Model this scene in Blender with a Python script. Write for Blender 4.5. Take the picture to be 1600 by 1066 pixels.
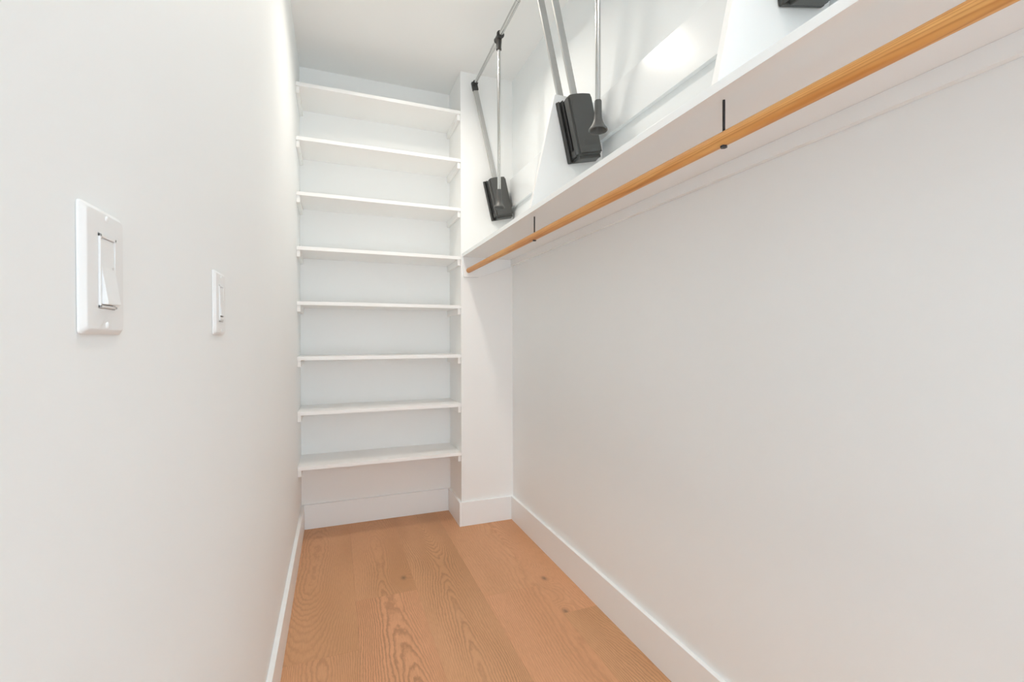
import bpy, bmesh, math, random
from mathutils import Vector, Matrix

random.seed(4)
scene = bpy.context.scene
COL = scene.collection
for o in list(bpy.data.objects):
    bpy.data.objects.remove(o)

# ------------------------------------------------------------------ camera
EYE = 1.20                      # camera height above the floor
yaw, pit, rol = 0.36597, -0.00697, -0.00193
r0 = Vector((math.cos(yaw), -math.sin(yaw), 0)); f0 = Vector((math.sin(yaw), math.cos(yaw), 0)); u0 = Vector((0, 0, 1))
fw = f0*math.cos(pit) + u0*math.sin(pit); up = u0*math.cos(pit) - f0*math.sin(pit)
rt = r0*math.cos(rol) + up*math.sin(rol); up2 = up*math.cos(rol) - r0*math.sin(rol)
cam = bpy.data.objects.new('camera', bpy.data.cameras.new('camera'))
COL.objects.link(cam)
M = Matrix.Identity(4)
for i in range(3):
    M[i][0], M[i][1], M[i][2] = rt[i], up2[i], -fw[i]
M[2][3] = EYE
cam.matrix_world = M
cam.data.sensor_width = 36.0
cam.data.lens = 722.314/1600*36
cam.data.shift_y = 2.06/1600
cam.data.clip_start = 0.01
scene.camera = cam

# ------------------------------------------------------------------ world (even cool fill through the unseen doorway), exposure
world = bpy.data.worlds.new('world'); scene.world = world
world.use_nodes = True
bg = world.node_tree.nodes['Background']
bg.inputs[0].default_value = (0.87, 0.975, 1.06, 1)
bg.inputs[1].default_value = 3.9
scene.view_settings.view_transform = 'Standard'
scene.view_settings.look = 'None'
scene.view_settings.gamma = 1
scene.view_settings.use_curve_mapping = False
scene.view_settings.exposure = 0.38
scene.cycles.max_bounces = 16
scene.cycles.diffuse_bounces = 14
scene.cycles.glossy_bounces = 6
LAMP_POWER = 6.2
LAMP_COLOR = (1.0, 0.92, 0.825)

# ------------------------------------------------------------------ measures (metres, floor z = 0)
XL, XR, XP = -0.201, 1.111, 0.757       # left wall, right wall, pillar edge
YB, YP, YF = 3.197, 2.887, -2.30        # back wall, pillar front, wall with the doorway
ZC = EYE + 1.714                        # ceiling
BH, BT = 0.1536, 0.0176                 # baseboard
SX, SZ, ST = 0.7626, EYE + 0.5257, 0.0217   # long shelf: front x, underside z, thickness
CT, CH = 0.019, 0.040                   # cleats
RX, RZ, RD = 0.8026, EYE + 0.4404, 0.0315   # wooden rod

# ------------------------------------------------------------------ helpers
def mesh_obj(name, bm, mat=None, parent=None, smooth=False, auto=None):
    me = bpy.data.meshes.new(name)
    bmesh.ops.recalc_face_normals(bm, faces=bm.faces[:])
    bm.to_mesh(me); bm.free()
    o = bpy.data.objects.new(name, me); COL.objects.link(o)
    if mat: me.materials.append(mat)
    if smooth or auto is not None:
        for p in me.polygons: p.use_smooth = True
        if auto is not None:
            me.set_sharp_from_angle(angle=math.radians(auto))
            wn = o.modifiers.new('weighted_normals', 'WEIGHTED_NORMAL'); wn.keep_sharp = True; wn.weight = 100
    if parent: o.parent = parent
    return o

def tag(o, label=None, cat=None, group=None, kind=None):
    if label: o['label'] = label
    if cat: o['category'] = cat
    if group: o['group'] = group
    if kind: o['kind'] = kind
    return o

def thing(name, loc, label, cat, group=None):
    o = bpy.data.objects.new(name, None); COL.objects.link(o)
    o.location = loc; o.empty_display_size = 0.05
    return tag(o, label, cat, group)

def bm_box(bm, lo, hi, bev=0, seg=2, mat=None):
    vs = [bm.verts.new((x, y, z)) for z in (lo[2], hi[2]) for y in (lo[1], hi[1]) for x in (lo[0], hi[0])]
    fs = [bm.faces.new([vs[i] for i in q]) for q in ((0, 2, 3, 1), (4, 5, 7, 6), (0, 1, 5, 4), (2, 6, 7, 3), (0, 4, 6, 2), (1, 3, 7, 5))]
    if bev:
        es = list({e for f in fs for e in f.edges})
        bmesh.ops.bevel(bm, geom=es, offset=bev, segments=seg, affect='EDGES', profile=0.5)
    elif mat is not None:
        bmesh.ops.transform(bm, matrix=mat, verts=vs)
    return vs

def box(name, lo, hi, mat, parent=None, bev=0, seg=2):
    bm = bmesh.new(); bm_box(bm, lo, hi, bev, seg)
    return mesh_obj(name, bm, mat, parent, auto=(40 if bev else None))

def bm_prism(bm, pts, axis, a, b, bev=0):
    """polygon pts (2D) extruded along axis ('x','y','z') from a to b"""
    def P(p, t):
        return {'x': (t, p[0], p[1]), 'y': (p[0], t, p[1]), 'z': (p[0], p[1], t)}[axis]
    A = [bm.verts.new(P(p, a)) for p in pts]; B = [bm.verts.new(P(p, b)) for p in pts]
    fs = [bm.faces.new(A), bm.faces.new(B[::-1])]
    n = len(pts)
    for i in range(n):
        fs.append(bm.faces.new((A[i], B[i], B[(i+1) % n], A[(i+1) % n])))
    if bev:
        es = list({e for f in fs for e in f.edges})
        bmesh.ops.bevel(bm, geom=es, offset=bev, segments=2, affect='EDGES')

def frame(d):
    d = Vector(d).normalized()
    a = Vector((1, 0, 0)) if abs(d.x) < 0.8 else Vector((0, 0, 1))
    s = d.cross(a).normalized()
    return s, s.cross(d).normalized(), d

def bm_lathe(bm, prof, origin, d, n=24, close=False):
    """prof: list of (t, r) along direction d from origin"""
    s, t2, d = frame(d); o = Vector(origin); rings = []
    for (t, r) in prof:
        rings.append([bm.verts.new(o + d*t + (s*math.cos(2*math.pi*k/n) + t2*math.sin(2*math.pi*k/n))*r) for k in range(n)])
    for A, B in zip(rings, rings[1:]):
        for k in range(n):
            bm.faces.new((A[k], A[(k+1) % n], B[(k+1) % n], B[k]))
    if not close:
        bm.faces.new(rings[0][::-1]); bm.faces.new(rings[-1])
    return rings

def bm_tube(bm, a, b, r, n=20):
    a, b = Vector(a), Vector(b)
    bm_lathe(bm, [(0, r), ((b-a).length, r)], a, b-a, n)

# ------------------------------------------------------------------ materials
def nt_mat(name):
    m = bpy.data.materials.new(name); m.use_nodes = True
    nt = m.node_tree
    return m, nt, nt.nodes['Principled BSDF']

def N(nt, typ, **kw):
    n = nt.nodes.new(typ)
    for k, v in kw.items():
        if k == 'op': n.operation = v
        else: setattr(n, k, v)
    return n

def math_n(nt, op, a, b=None, c=None):
    n = nt.nodes.new('ShaderNodeMath'); n.operation = op
    for i, v in enumerate((a, b, c)):
        if v is None: continue
        if hasattr(v, 'links'): nt.links.new(v, n.inputs[i])
        else: n.inputs[i].default_value = v
    return n.outputs[0]

def combine(nt, x, y, z):
    n = nt.nodes.new('ShaderNodeCombineXYZ')
    for i, v in enumerate((x, y, z)):
        if hasattr(v, 'links'): nt.links.new(v, n.inputs[i])
        else: n.inputs[i].default_value = v
    return n.outputs[0]

def noise(nt, vec, scale=1.0, detail=2.0, rough=0.5):
    n = nt.nodes.new('ShaderNodeTexNoise')
    nt.links.new(vec, n.inputs['Vector'])
    n.inputs['Scale'].default_value = scale
    n.inputs['Detail'].default_value = detail
    n.inputs['Roughness'].default_value = rough
    return n.outputs[0]

def ramp(nt, fac, stops):
    n = nt.nodes.new('ShaderNodeValToRGB')
    el = n.color_ramp.elements
    while len(el) > 1: el.remove(el[-1])
    el[0].position = stops[0][0]; el[0].color = stops[0][1]
    for p, c in stops[1:]:
        e = el.new(p); e.color = c
    nt.links.new(fac, n.inputs[0])
    return n.outputs[0]

def mix(nt, fac, a, b, blend='MIX'):
    n = nt.nodes.new('ShaderNodeMix'); n.data_type = 'RGBA'; n.blend_type = blend
    for idx, v in ((0, fac), (6, a), (7, b)):
        if hasattr(v, 'links'): nt.links.new(v, n.inputs[idx])
        else: n.inputs[idx].default_value = v
    return n.outputs[2]

def paint(name, col, rough, bump=0.0, scale=260, spec=0.5):
    m, nt, b = nt_mat(name)
    tc = N(nt, 'ShaderNodeTexCoord')
    n1 = noise(nt, tc.outputs['Object'], 1.7, 3)
    c = ramp(nt, n1, [(0.3, (*[v*0.985 for v in col], 1)), (0.7, (*col, 1))])
    nt.links.new(c, b.inputs['Base Color'])
    b.inputs['Roughness'].default_value = rough
    b.inputs['Specular IOR Level'].default_value = spec
    if bump:
        n2 = noise(nt, tc.outputs['Object'], scale, 2)
        bp = N(nt, 'ShaderNodeBump'); bp.inputs['Strength'].default_value = bump; bp.inputs['Distance'].default_value = 0.001
        nt.links.new(n2, bp.inputs['Height']); nt.links.new(bp.outputs[0], b.inputs['Normal'])
    return m

WALL_WARM = paint('wall_paint_warm_cast', (0.872, 0.879, 0.872), 0.62, 0.06, 320, 0.35)  # same paint as the long walls, far end's warmer light put into the colour
WALL_COOL = paint('wall_paint_cool_cast', (0.854, 0.884, 0.893), 0.62, 0.06, 320, 0.35)  # same paint as the alcove, cooled to offset warm light bounced off the floor
CEIL = paint('ceiling_paint', (0.870, 0.876, 0.870), 0.85, 0.04, 320, 0.2)
TRIM = paint('trim_paint', (0.874, 0.900, 0.910), 0.235, 0.0, 90, 0.32)
SATIN = paint('baseboard_paint', (0.874, 0.900, 0.910), 0.36, 0.0, 90, 0.42)
SHELF = paint('shelf_paint', (0.892, 0.894, 0.886), 0.42, 0.0, 90, 0.4)  # white tinted warmer than the trim to carry the alcove's warm light
PLASTIC_W = paint('white_plastic', (0.81, 0.825, 0.83), 0.45, spec=0.3)
PLASTIC_K = paint('black_plastic', (0.040, 0.041, 0.039), 0.42, 0.25, 900)
PLASTIC_G = paint('charcoal_plastic', (0.075, 0.076, 0.072), 0.45, 0.25, 900)
GAP_K = paint('dark_gap', (0.010, 0.010, 0.010), 0.5)
STEEL_K = paint('black_steel', (0.010, 0.011, 0.015), 0.4)

def metal(name, col, rough, met=1.0):
    m, nt, b = nt_mat(name)
    tc = N(nt, 'ShaderNodeTexCoord')
    n1 = noise(nt, tc.outputs['Object'], 40, 2)
    r = ramp(nt, n1, [(0.3, (rough*0.8,)*3 + (1,)), (0.7, (rough*1.2,)*3 + (1,))])
    nt.links.new(r, b.inputs['Roughness'])
    b.inputs['Base Color'].default_value = (*col, 1)
    b.inputs['Metallic'].default_value = met
    return m
CHROME = metal('bright_tube_metal', (0.60, 0.60, 0.59), 0.17)
ALU = metal('satin_arm_metal', (0.47, 0.47, 0.455), 0.45, 0.4)

def attr(nt, name):
    a = nt.nodes.new('ShaderNodeAttribute'); a.attribute_type = 'OBJECT'; a.attribute_name = name
    return a.outputs['Fac']

def oak_floor():
    m, nt, b = nt_mat('oak_plank')
    tc = N(nt, 'ShaderNodeTexCoord'); sp = N(nt, 'ShaderNodeSeparateXYZ')
    nt.links.new(tc.outputs['Object'], sp.inputs[0])
    x, y = sp.outputs[0], sp.outputs[1]
    seed, cx, d0, tint = attr(nt, 'seed'), attr(nt, 'heart_x'), attr(nt, 'heart_depth'), attr(nt, 'tint')
    mul = lambda a, c: math_n(nt, 'MULTIPLY', a, c)
    add = lambda a, c: math_n(nt, 'ADD', a, c)
    sub = lambda a, c: math_n(nt, 'SUBTRACT', a, c)
    # knots: two on each plank, they push the rings aside
    kn = []
    for k in '12':
        dx = sub(x, attr(nt, 'knot_x'+k)); dy = mul(sub(y, attr(nt, 'knot_y'+k)), 0.62)
        d2 = add(mul(dx, dx), mul(dy, dy))
        kn.append(d2)
    bump_k = [math_n(nt, 'EXPONENT', mul(d2, -1/(2*0.032**2))) for d2 in kn]
    core_k = [math_n(nt, 'EXPONENT', mul(d2, -1/(2*0.0085**2))) for d2 in kn]
    halo = add(bump_k[0], bump_k[1]); core = add(core_k[0], core_k[1])
    n1 = noise(nt, combine(nt, mul(x, 3.0), mul(y, 0.75), seed), 1.0, 2)
    n2 = noise(nt, combine(nt, 3.3, mul(y, 0.85), add(seed, 7.7)), 1.0, 1)
    n3 = noise(nt, combine(nt, mul(x, 34), mul(y, 13), seed), 1.0, 4, 0.65)
    xx = add(sub(x, cx), mul(sub(n1, 0.5), 0.16))
    dd = add(d0, mul(sub(n2, 0.5), 0.26))
    r = math_n(nt, 'SQRT', add(mul(xx, xx), mul(dd, dd)))
    r = add(r, mul(sub(n3, 0.5), 0.012))
    r = add(r, mul(halo, 0.045))
    ring = math_n(nt, 'FRACT', mul(r, 1/0.0072))
    fade = noise(nt, combine(nt, mul(x, 5), mul(y, 1.6), add(seed, 21)), 1.0, 2)
    line = ramp(nt, ring, [(0.0, (0.45,)*3+(1,)), (0.12, (0.0,)*3+(1,)), (0.5, (0.06,)*3+(1,)), (0.84, (1,)*3+(1,)), (1.0, (0.5,)*3+(1,))])
    fad = ramp(nt, fade, [(0.3, (0.2,)*3+(1,)), (0.62, (1,)*3+(1,))])
    amt = mul(mul(line, fad), attr(nt, 'grain'))
    pore = noise(nt, combine(nt, mul(x, 520), mul(y, 26), seed), 1.0, 2, 0.6)
    porem = ramp(nt, pore, [(0.40, (1,)*3+(1,)), (0.56, (0.0,)*3+(1,))])
    big = noise(nt, combine(nt, mul(x, 3.0), mul(y, 0.9), add(seed, 40)), 1.0, 3)
    base = ramp(nt, big, [(0.25, (0.560, 0.295, 0.150, 1)), (0.5, (0.645, 0.350, 0.190, 1)), (0.75, (0.720, 0.395, 0.225, 1))])
    tn = mix(nt, tint, (0.93, 0.95, 0.90, 1), (1.05, 1.0, 1.0, 1))
    c = mix(nt, 1.0, base, tn, 'MULTIPLY')
    c = mix(nt, mul(amt, 0.72), c, (0.315, 0.165, 0.078, 1))
    c = mix(nt, mul(porem, 0.24), c, (0.40, 0.215, 0.105, 1))
    c = mix(nt, math_n(nt, 'MINIMUM', mul(core, 0.8), 0.85), c, (0.19, 0.125, 0.075, 1))
    nt.links.new(c, b.inputs['Base Color'])
    b.inputs['Roughness'].default_value = 0.5
    b.inputs['Specular IOR Level'].default_value = 0.32
    bp = N(nt, 'ShaderNodeBump'); bp.inputs['Strength'].default_value = 0.12; bp.inputs['Distance'].default_value = 0.0006
    nt.links.new(add(mul(amt, -1.0), mul(porem, -0.4)), bp.inputs['Height']); nt.links.new(bp.outputs[0], b.inputs['Normal'])
    return m
OAK = oak_floor()

def rod_wood():
    m, nt, b = nt_mat('clear_pine')
    tc = N(nt, 'ShaderNodeTexCoord'); sp = N(nt, 'ShaderNodeSeparateXYZ')
    nt.links.new(tc.outputs['Object'], sp.inputs[0])
    x, y, z = sp.outputs
    mul = lambda a, c: math_n(nt, 'MULTIPLY', a, c)
    add = lambda a, c: math_n(nt, 'ADD', a, c)
    w = noise(nt, combine(nt, mul(x, 20), mul(y, 2.3), mul(z, 20)), 1.0, 2)
    v = add(add(mul(x, 0.55), mul(z, 0.95)), mul(w, 0.012))
    v = add(v, mul(y, 0.0012))
    ring = math_n(nt, 'FRACT', mul(v, 1/0.0042))
    line = ramp(nt, ring, [(0.0, (0.5,)*3+(1,)), (0.15, (0,)*3+(1,)), (0.6, (0.25,)*3+(1,)), (0.88, (1,)*3+(1,)), (1.0, (0.5,)*3+(1,))])
    big = noise(nt, combine(nt, mul(x, 30), mul(y, 3.5), mul(z, 30)), 1.0, 3)
    base = ramp(nt, big, [(0.3, (0.66, 0.300, 0.085, 1)), (0.5, (0.76, 0.39, 0.125, 1)), (0.7, (0.81, 0.47, 0.170, 1))])
    fib = noise(nt, combine(nt, mul(x, 500), mul(y, 14), mul(z, 500)), 1.0, 2)
    c = mix(nt, mul(line, 0.72), base, (0.47, 0.190, 0.050, 1))
    c = mix(nt, mul(fib, 0.18), c, (0.48, 0.21, 0.06, 1))
    nt.links.new(c, b.inputs['Base Color'])
    b.inputs['Roughness'].default_value = 0.42
    b.inputs['Specular IOR Level'].default_value = 0.35
    return m
PINE = rod_wood()
SUB = paint('subfloor', (0.16, 0.10, 0.06), 0.8)
def emit(name, col, s):
    m, nt, b = nt_mat(name)
    b.inputs['Base Color'].default_value = (0.9, 0.9, 0.9, 1)
    b.inputs['Emission Color'].default_value = (*col, 1)
    b.inputs['Emission Strength'].default_value = s
    return m

# ------------------------------------------------------------------ room shell
def struct(o, label, cat='wall'):
    return tag(o, label, cat, kind='structure')
W = 0.12
DX0, DX1, DH = XL + 0.06, XR - 0.06, 2.44           # unseen doorway behind the camera, widened and set back for even fill
floor = struct(box('floor', (XL, YF-W, -0.05), (XR, YB, -0.0135), SUB), 'warm brown oak floor of wide planks', 'floor')
struct(box('ceiling', (XL-W, YF-W, ZC), (XR+W, YB+W, ZC+0.1), CEIL), 'plain white closet ceiling', 'ceiling')
struct(box('wall_left', (XL-W, YF-W, -0.05), (XL, YB+W, ZC), WALL_COOL), 'long plain white wall with two switches')
struct(box('wall_right', (XR, YF-W, -0.05), (XR+W, YB+W, ZC), WALL_COOL), 'long plain white wall under the long shelf')
struct(box('wall_back', (XL, YB, -0.05), (XR, YB+W, ZC), WALL_WARM), 'white end wall behind the alcove shelves')
struct(box('wall_pillar', (XP, YP, -0.0135), (XR, YB, ZC), WALL_WARM), 'white boxed-out pillar beside the alcove shelves')
bm = bmesh.new()
bm_prism(bm, [(XL, -0.05), (DX0, -0.05), (DX0, DH), (DX1, DH), (DX1, -0.05), (XR, -0.05), (XR, ZC), (XL, ZC)], 'y', YF-W, YF)
struct(mesh_obj('wall_front', bm, WALL_COOL), 'unseen white wall around the doorway widened for fill light')

def skirting(name, lo, hi, label):
    bm = bmesh.new(); bm_box(bm, lo, hi, 0.0015, 2)
    return struct(mesh_obj(name, bm, SATIN, auto=40), label, 'baseboard')
skirting('baseboard_left', (XL, YF, 0), (XL+BT, YB, BH), 'white baseboard along the switch wall')
skirting('baseboard_right', (XR-BT, YF, 0), (XR, YP, BH), 'white baseboard along the wall under the long shelf')
skirting('baseboard_back', (XL+BT, YB-BT, 0), (XP-BT, YB, BH), 'white baseboard under the lowest alcove shelf')
skirting('baseboard_return', (XP-BT, YP-BT, 0), (XP, YB, BH), 'short white baseboard on the side of the pillar')
skirting('baseboard_pillar', (XP, YP-BT, 0), (XR-BT, YP, BH), 'short white baseboard across the front of the pillar')

# oak planks, each one a part of the floor
seams = [XL, 0.084, 0.363, 0.645, 0.925, XR]
cuts = [[YF-W, 1.872, YB], [YF-W, 0.05, 2.225, YB], [YF-W, 0.9, YB], [YF-W, 2.05, YB], [YF-W, 1.80, YB]]
spec = {  # (row, piece): seed, heart_x, heart_depth, tint, grain, knots [(x,y),(x,y)] in floor coordinates
    (0, 0): (1.3, 0.02, 0.10, 0.5, 0.8, [(9, 9), (9, 9)]),
    (0, 1): (2.1, -0.05, 0.13, 0.25, 0.55, [(9, 9), (9, 9)]),
    (1, 1): (11.4, 0.03, 0.05, 0.95, 1.0, [(9, 9), (9, 9)]),
    (1, 2): (3.2, 0.00, 0.10, 0.35, 0.75, [(0.318, 2.36), (9, 9)]),
    (2, 1): (5.0, 0.00, 0.05, 0.25, 0.95, [(9, 9), (9, 9)]),
    (3, 0): (6.6, 0.16, 0.22, 0.85, 0.45, [(9, 9), (9, 9)]),
    (3, 1): (7.5, 0.12, 0.20, 0.55, 0.4, [(9, 9), (9, 9)]),
    (4, 0): (8.3, 0.14, 0.16, 0.15, 1.0, [(9, 9), (9, 9)]),
    (4, 1): (9.9, -0.1, 0.14, 0.75, 0.5, [(0.945, 1.81), (0.975, 2.10)]),
}
for i in range(5):
    for j in range(len(cuts[i])-1):
        x0, x1, y0, y1 = seams[i], seams[i+1], cuts[i][j], cuts[i][j+1]
        g = 0.00012
        cx, cy = (x0+x1)/2, (y0+y1)/2
        lo = (x0-cx+g, y0-cy+g, -0.0135); hi = (x1-cx-g, y1-cy-g, 0)
        bm = bmesh.new(); bm_box(bm, lo, hi, 0.0002, 1)
        o = mesh_obj('plank', bm, OAK, floor)
        o.location = (cx, cy, 0)
        s = spec.get((i, j), (random.uniform(0, 50), 0.05, 0.12, random.random(), 0.7, [(9, 9), (9, 9)]))
        o['seed'], o['heart_x'], o['heart_depth'], o['tint'], o['grain'] = [float(v) for v in s[:5]]
        for k in range(2):
            o['knot_x%d' % (k+1)] = float(s[5][k][0]-cx); o['knot_y%d' % (k+1)] = float(s[5][k][1]-cy)

# ------------------------------------------------------------------ ceiling lamp
DIFF = emit('lamp_diffuser', LAMP_COLOR, 8.0)
for LX, LY, PW, lab in ((0.42, 2.21, 1.0, 'slim round flush ceiling light closer to the alcove shelves'), (0.42, 0.50, 0.52, 'slim round flush ceiling light closer to the doorway')):
    lamp = thing('ceiling_light', (LX, LY, ZC), lab, 'ceiling light', 'flush lights along the closet ceiling')
    bm = bmesh.new()
    bm_lathe(bm, [(0, 0.095), (0.006, 0.095), (0.010, 0.090), (0.010, 0.078), (0.0, 0.078)], (0, 0, 0), (0, 0, -1), 48, close=True)
    mesh_obj('trim_ring', bm, PLASTIC_W, lamp, auto=40)
    bm = bmesh.new(); bm_lathe(bm, [(0.002, 0.077), (0.006, 0.077)], (0, 0, 0), (0, 0, -1), 48)
    mesh_obj('diffuser', bm, DIFF, lamp, auto=40)
    ld = bpy.data.lights.new('lamp_light', 'AREA'); ld.shape = 'DISK'; ld.size = 0.15
    ld.spread = math.radians(150); ld.energy = LAMP_POWER*PW; ld.color = LAMP_COLOR
    lo_ = bpy.data.objects.new('lamp_light', ld); COL.objects.link(lo_)
    lo_.parent = lamp; lo_.location = (0, 0, -0.012)

# ------------------------------------------------------------------ alcove shelves
SB = [1.4416, 1.1348, 0.8215, 0.5112, 0.1973, -0.1192, -0.4347, -0.7494]
order = ['topmost white alcove shelf, just under the ceiling', 'second white alcove shelf down from the ceiling', 'third white alcove shelf down from the ceiling',
         'fourth white alcove shelf down from the ceiling, level with the long shelf', 'fourth white alcove shelf up from the floor',
         'third white alcove shelf up from the floor', 'second white alcove shelf up from the floor', 'lowest white alcove shelf, above the baseboard and bare floor']
for i, z in enumerate(SB):
    z += EYE
    t = thing('alcove_shelf', ((XL+XP)/2, YB, z), order[i], 'shelf', 'shelves stacked up the end alcove')
    def put(name, lo, hi, mat, bev):
        o = box(name, [a-b for a, b in zip(lo, t.location)], [a-b for a, b in zip(hi, t.location)], mat, t, bev)
        return o
    put('shelf_board', (XL+0.0005, YP+0.002, z), (XP-0.0005, YB-0.0005, z+0.0205), SHELF, 0.001)
    put('support_cleat', (XL+0.0005, YP+0.012, z-0.038), (XL+0.0185, YB-0.001, z), SHELF, 0.001)
    put('support_cleat', (XP-0.0185, YP+0.012, z-0.038), (XP-0.0005, YB-0.001, z), SHELF, 0.001)

# ------------------------------------------------------------------ long shelf on the right wall
t = thing('long_shelf', (XR, (YF+YP)/2, SZ), 'long white shelf running along the wall above the wooden rod', 'shelf')
def rel(o, t=None):
    o.location = -Vector(t.location); return o
ob = rel(box('shelf_board', (SX, YF+0.001, SZ), (XR-0.0005, YP-0.0005, SZ+ST), TRIM, t, 0.0012), t)
rel(box('wall_cleat', (XR-CT, YF+0.001, SZ-CH), (XR-0.0005, YP-0.0005, SZ), TRIM, t, 0.001), t)
bm = bmesh.new()
bm_prism(bm, [(0.7637, SZ), (0.772, EYE+0.401), (0.776, EYE+0.398), (0.870, EYE+0.400), (0.885, EYE+0.405), (XR-CT-0.0005, EYE+0.4775), (XR-CT-0.0005, SZ)], 'y', YP-0.019, YP-0.0005, 0.0008)
rel(mesh_obj('end_bracket', bm, TRIM, t, auto=40), t)

# wooden hanging rod
bm = bmesh.new()
ya, yb = YF+0.004, YP-0.0195
L = yb-ya
bm_lathe(bm, [(0, RD/2-0.001), (0.001, RD/2), (L-0.001, RD/2), (L, RD/2-0.001)], (0, ya-(ya+yb)/2, 0), (0, 1, 0), 48)
rod = mesh_obj('hanging_rod', bm, PINE, auto=40)
rod.location = (RX, (ya+yb)/2, RZ)
tag(rod, 'long round wooden clothes rod hung under the long white shelf', 'rod')

# black hanger bolts
for k, (y, lab) in enumerate(((1.8226, 'thin black hanger bolt holding the rod near the pillar'), (0.787, 'thin black hanger bolt holding the rod farther from the pillar'))):
    t = thing('hanger_bolt', (RX, y, SZ), lab, 'bolt', 'bolts carrying the wooden rod')
    bm = bmesh.new()
    bm_tube(bm, (0, 0, 0), (0, 0, RZ-SZ-RD/2-0.004), 0.0028, 14)
    # thread ridges
    zz = -0.004
    while zz > RZ-SZ+RD/2:
        bm_lathe(bm, [(0, 0.0027), (0.0008, 0.0032), (0.0016, 0.0027)], (0, 0, zz), (0, 0, -1), 14); zz -= 0.0026
    mesh_obj('threaded_rod', bm, STEEL_K, t, auto=50)
    bm = bmesh.new(); bm_lathe(bm, [(0, 0.0075), (0.0045, 0.0075)], (0, 0, RZ-SZ-RD/2+0.0008), (0, 0, -1), 6)
    mesh_obj('nut', bm, STEEL_K, t)

# ------------------------------------------------------------------ backing board and divider panels
BZ0, BZ1 = EYE+0.869, EYE+1.058
bb = box('backing_board', (XR-CT, YF+0.001, BZ0), (XR-0.0005, YP-0.0005, BZ1), TRIM, None, 0.001)
tag(bb, 'long glossy white board fixed to the wall behind the divider panels', 'board')
PT = EYE+1.040
D1, D2, D3 = (1.7725, 1.7915), (0.766, 0.785), (-0.239, -0.220)
for (y0, y1), lab in ((D1, 'white sloping divider panel nearest the pillar, standing on the long shelf'), (D2, 'white sloping divider panel second from the pillar, standing on the long shelf'), (D3, 'white sloping divider panel third from the pillar, standing on the long shelf')):
    bm = bmesh.new()
    zb = SZ+ST+0.0003
    xf = lambda z: 0.7640 + (z-zb)*0.2285
    bm_prism(bm, [(xf(zb), zb), (XR-0.001, zb), (XR-0.001, BZ0-0.001), (XR-CT-0.0005, BZ0-0.001), (XR-CT-0.0005, PT-0.006), (XR-CT-0.0065, PT), (xf(PT)+0.004, PT), (xf(PT)-0.001, PT-0.004)], 'y', y0, y1, 0.0008)
    o = mesh_obj('divider_panel', bm, SHELF, auto=40)
    tag(o, lab, 'panel', 'divider panels standing on the long shelf')

# ------------------------------------------------------------------ pull-down wardrobe lifts
TILT = math.radians(13.2)
UPD = Vector((-math.sin(TILT), 0, math.cos(TILT)))
SID = Vector((math.cos(TILT), 0, math.sin(TILT)))

def rbox(bm, M, lo, hi, bev, seg=2):
    b2 = bmesh.new(); bm_box(b2, lo, hi, bev, seg)
    bmesh.ops.transform(b2, matrix=M, verts=b2.verts[:])
    me = bpy.data.meshes.new('tmp'); b2.to_mesh(me); b2.free(); bm.from_mesh(me); bpy.data.meshes.remove(me)

def mount(parent, center, s):
    """gear box on a face: local x = along SID, z = along UPD, y = away from the face (s = -1: towards -y)"""
    M = Matrix.Identity(4)
    for i in range(3):
        M[i][0] = SID[i]; M[i][1] = (0, s, 0)[i]; M[i][2] = UPD[i]; M[i][3] = center[i]
    w, h = 0.142, 0.258
    def P(name, boxes, mat, par):
        bm = bmesh.new()
        for lo, hi, bv in boxes: rbox(bm, M, lo, hi, bv, 3)
        return mesh_obj(name, bm, mat, par, auto=35)
    base = P('mount_box', [((-w/2, 0.0008, -h/2), (w/2, 0.013, h/2), 0.004),
                           ((-w/2+0.001, 0.010, -h/2+0.002), (-w/2+0.007, 0.026, h/2-0.004), 0.002),
                           ((w/2-0.007, 0.010, -h/2+0.002), (w/2-0.001, 0.022, h/2-0.012), 0.002)], PLASTIC_K, parent)
    P('side_rail', [((-w/2+0.0115, 0.011, -h/2+0.012), (-w/2+0.017, 0.040, h/2-0.006), 0.0015)], PLASTIC_K, base)
    P('inner_body', [((-0.050, 0.011, -h/2+0.010), (0.052, 0.062, h/2-0.008), 0.003)], GAP_K, base)
    # cover: rounded, slightly crowned top
    bm = bmesh.new()
    cw, cz0, cz1, d0, d1 = 0.057, -h/2+0.010, h/2-0.008, 0.050, 0.088
    pts = []
    for k in range(13):
        a = -1 + k/6
        pts.append((a*cw, cz1 + 0.005*(1-a*a)))
    pts += [(cw, cz0), (-cw, cz0)]
    b2 = bmesh.new()
    bm_prism(b2, pts[::-1], 'y', d0, d1)
    es = [e for e in b2.edges if not (abs(e.verts[0].co.y-e.verts[1].co.y) > 0.01 and e.verts[0].co.z > cz1 and abs(e.verts[0].co.x) < cw-1e-4)]
    es = [e for e in es if max(v.co.y for v in e.verts) > d1-1e-4]
    bmesh.ops.bevel(b2, geom=es, offset=0.007, segments=4, affect='EDGES')
    bmesh.ops.transform(b2, matrix=M, verts=b2.verts[:])
    cov = mesh_obj('cover', b2, PLASTIC_G, base, auto=35)
    P('lower_lip', [((-0.048, 0.012, -h/2-0.002), (0.058, 0.066, -h/2+0.013), 0.003)], PLASTIC_G, base)
    P('release_tab', [((-0.060, 0.026, -h/2+0.014), (-0.049, 0.060, -h/2+0.040), 0.002)], PLASTIC_G, base)
    P('name_plate', [((-0.022, 0.0872, -h/2+0.045), (0.022, 0.0885, -h/2+0.072), 0.0004)], PLASTIC_G, base)
    return base

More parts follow.
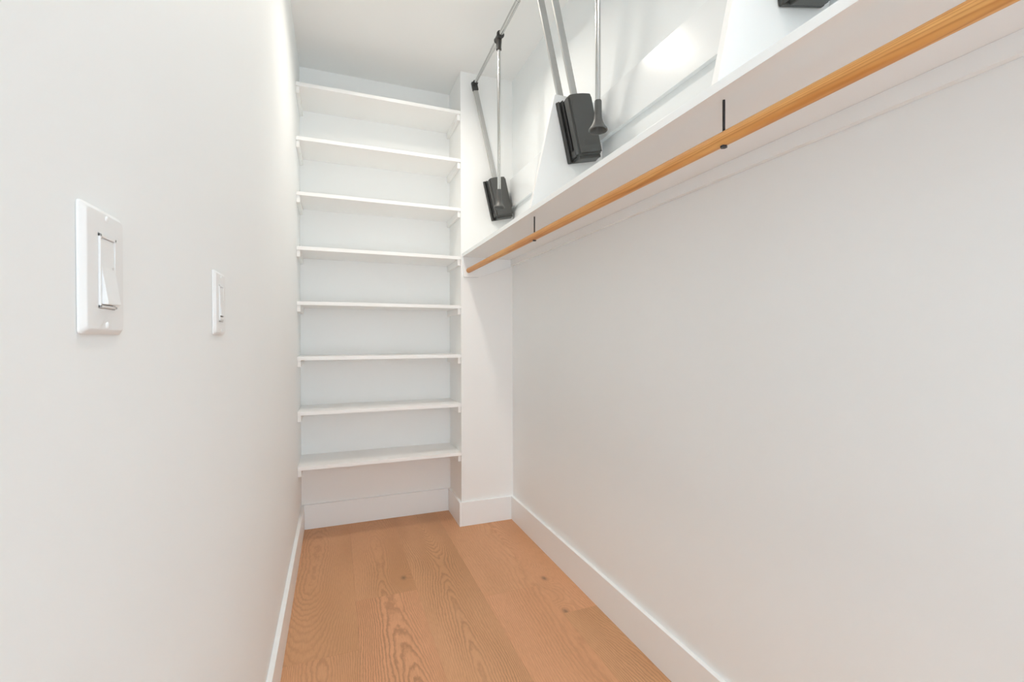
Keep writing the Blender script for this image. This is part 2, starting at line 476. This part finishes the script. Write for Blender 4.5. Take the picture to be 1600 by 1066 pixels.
ARM = 0.725
def lift(label, cA, faceA, cB, faceB, ty, grip_z):
    """cA/cB = (x,z) of the gear boxes on the far / near face"""
    root = thing('wardrobe_lift', (cA[0], (faceA+faceB)/2, cA[1]-0.13), label, 'wardrobe lift', 'pull-down wardrobe lifts above the long shelf')
    parts = []
    def add(o): parts.append(o); return o
    ends = []
    for (c, face, s) in ((cA, faceA, -1), (cB, faceB, 1)):
        cen = Vector((c[0], face, c[1]))
        add(mount(root, cen, s))
        ya = face + s*0.044
        a = Vector((c[0], ya, c[1])) + UPD*0.02; e = Vector((c[0], ya, c[1])) + UPD*ARM
        # flat oval arm
        bm = bmesh.new()
        n = 20; ringsA, ringsB = [], []
        for k in range(n):
            t = 2*math.pi*k/n
            co, si = math.cos(t), math.sin(t)
            off = SID*(0.0155*math.copysign(abs(co)**0.45, co)) + Vector((0, 1, 0))*(0.0065*math.copysign(abs(si)**0.45, si))
            ringsA.append(bm.verts.new(a+off)); ringsB.append(bm.verts.new(e-UPD*0.02+off))
        for k in range(n): bm.faces.new((ringsA[k], ringsA[(k+1) % n], ringsB[(k+1) % n], ringsB[k]))
        bm.faces.new(ringsA[::-1]); bm.faces.new(ringsB)
        add(mesh_obj('lift_arm', bm, ALU, root, auto=35))
        ends.append((e, s))
    A, B = ends[0][0], ends[1][0]
    d = (B-A).normalized()
    for (e, s), dr in ((ends[0], d), (ends[1], -d)):
        # black elbow: sleeve on the arm, knuckle, flared collar on the crossbar
        M = Matrix.Identity(4)
        for i in range(3):
            M[i][0] = SID[i]; M[i][1] = (0, s, 0)[i]; M[i][2] = UPD[i]; M[i][3] = e[i]
        bm = bmesh.new()
        rbox(bm, M, (-0.0185, -0.012, -0.038), (0.0185, 0.012, 0.016), 0.005, 3)
        bm_lathe(bm, [(0, 0.014), (0.018, 0.0135), (0.026, 0.0165), (0.029, 0.0165), (0.029, 0.011)], e, dr, 24)
        add(mesh_obj('elbow_joint', bm, PLASTIC_K, root, auto=35))
    tt = (ty-A.y)/(B.y-A.y); T = A + (B-A)*tt
    Lr = (B-A).length
    bm = bmesh.new(); bm_tube(bm, A+d*0.02, B-d*0.02, 0.0098, 24)
    add(mesh_obj('crossbar', bm, CHROME, root, auto=40))
    bm = bmesh.new()
    q0, q1 = T-d*0.125, T+d*min(0.30, Lr*(1-tt)-0.2)
    bm_lathe(bm, [(0, 0.0105), (0.001, 0.0118), ((q1-q0).length-0.001, 0.0118), ((q1-q0).length, 0.0105)], q0, q1-q0, 24)
    add(mesh_obj('crossbar_sleeve', bm, CHROME, root, auto=40))
    bm = bmesh.new()
    bm_lathe(bm, [(0, 0.0140), (0.005, 0.0180), (0.012, 0.0165), (0.046, 0.0165), (0.062, 0.0205), (0.067, 0.0205), (0.067, 0.0125)], T-d*0.036, d, 24)
    bm_lathe(bm, [(0, 0.016), (0.024, 0.0150), (0.054, 0.0130), (0.061, 0.0145), (0.066, 0.0140)], T, (0, 0, -1), 24)
    add(mesh_obj('handle_joint', bm, PLASTIC_K, root, auto=35))
    bm = bmesh.new(); bm_tube(bm, T-Vector((0, 0, 0.03)), Vector((T.x, T.y, grip_z+0.088)), 0.0088, 24)
    add(mesh_obj('handle_rod', bm, CHROME, root, auto=40))
    bm = bmesh.new()
    prof = [(0, 0.0088), (0.0, 0.0108), (0.002, 0.0115), (0.045, 0.0122), (0.058, 0.0135), (0.070, 0.0165), (0.080, 0.0210), (0.088, 0.0262), (0.093, 0.0298), (0.097, 0.0310), (0.099, 0.0300),
            (0.098, 0.0275), (0.092, 0.0240), (0.084, 0.0195), (0.072, 0.0130), (0.062, 0.0085), (0.060, 0.0005)]
    bm_lathe(bm, prof, (T.x, T.y, grip_z+0.099), (0, 0, -1), 32)
    add(mesh_obj('pull_grip', bm, PLASTIC_G, root, auto=50))
    for o in parts:
        o.location = -Vector(root.location)
    return root

lift('pull-down wardrobe lift with black gear box mounted on the pillar', (1.002, EYE+0.914), YP, (0.9755, EYE+0.890), D1[1], 2.335, EYE+0.700)
lift('pull-down wardrobe lift between the first and second divider panels from the pillar', (0.9755, EYE+0.890), D1[0], (0.9755, EYE+0.890), D2[1], 1.320, EYE+0.683)
lift('pull-down wardrobe lift between the second and third divider panels from the pillar', (0.979, EYE+0.890), D2[0], (0.9755, EYE+0.890), D3[1], 0.26, EYE+0.690)

# ------------------------------------------------------------------ wall switches on the left wall
def switch(label, y0, y1, z0, z1, dimmer):
    yc, zc = (y0+y1)/2, (z0+z1)/2
    w, h = (y1-y0)/2, (z1-z0)/2
    t = thing('light_switch', (XL, yc, zc), label, 'light switch', 'switches on the plain wall')
    def slab(name, b, bev, mat, par, seg=3):
        bm = bmesh.new(); bm_box(bm, (b[0], b[2], b[4]), (b[1], b[3], b[5]), bev, seg)
        return mesh_obj(name, bm, mat, par, auto=40)
    # cover plate with chamfered rim and the device opening left free
    bm = bmesh.new()
    ow, oh = 0.0168, 0.0336
    T = 0.0062
    rings = []
    for (x, gw, gh) in ((0.0004, w, h), (0.0022, w, h), (T-0.0008, w-0.0035, h-0.0035), (T, w-0.0052, h-0.0052)):
        ring = []
        rr = 0.004
        for (sy, sz, a0) in ((1, 1, 0), (-1, 1, 90), (-1, -1, 180), (1, -1, 270)):
            for k in range(4):
                a = math.radians(a0+30*k)
                ring.append(bm.verts.new((x, sy*(gw-rr)+rr*math.cos(a), sz*(gh-rr)+rr*math.sin(a))))
        rings.append(ring)
    n = len(rings[0])
    for A, B in zip(rings, rings[1:]):
        for k in range(n): bm.faces.new((A[k], A[(k+1) % n], B[(k+1) % n], B[k]))
    bm.faces.new(rings[0])
    inner = [bm.verts.new((T, a*ow, b*oh)) for a, b in ((1, 1), (-1, 1), (-1, -1), (1, -1))]
    inner2 = [bm.verts.new((T-0.003, a*ow, b*oh)) for a, b in ((1, 1), (-1, 1), (-1, -1), (1, -1))]
    R = rings[-1]
    for q in range(4):
        for k in range(3): bm.faces.new((R[q*4+k], R[q*4+k+1], inner[q]))
        bm.faces.new((R[q*4+3], R[(q*4+4) % n], inner[(q+1) % 4], inner[q]))
        bm.faces.new((inner[q], inner[(q+1) % 4], inner2[(q+1) % 4], inner2[q]))
    bm.faces.new(inner2)
    plate = mesh_obj('cover_plate', bm, PLASTIC_W, t, auto=35)
    # device frame
    fr = bmesh.new()
    for b in ((-0.0162, -0.0135, -0.0330, 0.0330), (0.0135, 0.0162, -0.0330, 0.0330), (-0.0162, 0.0162, 0.0300, 0.0330), (-0.0162, 0.0162, -0.0330, -0.0305)):
        bm_box(fr, (0.0034, b[0], b[2]), (0.0078, b[1], b[3]), 0.0005, 2)
    frame_o = mesh_obj('device_frame', fr, PLASTIC_W, t, auto=40)
    # rocker paddle: foot stands proud, head is pressed in
    pd = bmesh.new()
    if not dimmer:
        bm_prism(pd, [(0.0036, 0.0296), (0.0068, 0.0296), (0.0074, 0.004), (0.0122, -0.0285), (0.0122, -0.0298), (0.0036, -0.0298)], 'y', -0.0130, 0.0130, 0.0006)
    else:
        bm_prism(pd, [(0.0036, 0.0296), (0.0072, 0.0296), (0.0078, 0.002), (0.0092, -0.0225), (0.0036, -0.0225)], 'y', -0.0130, 0.0130, 0.0006)
    # swap axes: the prism is built in (x, z) across y already
    mesh_obj('rocker_paddle', pd, PLASTIC_W, t, auto=40)
    gap = box('shadow_gap', (0.0037, -0.0128, -0.0312 if not dimmer else -0.0242), (0.0060, 0.0128, -0.0298 if not dimmer else -0.0226), GAP_K, t)
    if dimmer:
        box('lower_button', (0.0036, -0.0130, -0.0300), (0.0080, 0.0130, -0.0246), PLASTIC_W, t, 0.0005)
    bm = bmesh.new(); bm_lathe(bm, [(0, 0.0011), (0.0012, 0.0009)], (0.0068, 0.0085, 0.004), (1, 0, 0), 12)
    mesh_obj('indicator_dot', bm, paint('indicator_grey', (0.62, 0.62, 0.62), 0.3), t)
    for sz in (1, -1):
        bm = bmesh.new(); bm_lathe(bm, [(0, 0.0031), (0.0006, 0.0031), (0.0013, 0.0022), (0.0015, 0.0006)], (T-0.0002, 0, sz*0.0484), (1, 0, 0), 16)
        mesh_obj('screw', bm, PLASTIC_W, t, auto=60)
    return t
switch('white rocker light switch with foot pressed out, farther from the shelves', 0.489, 0.5685, EYE+0.005, EYE+0.1185, False)
switch('white wall control switch with dark slot, closer to the shelves', 0.945, 1.024, EYE+0.009, EYE+0.1235, True)
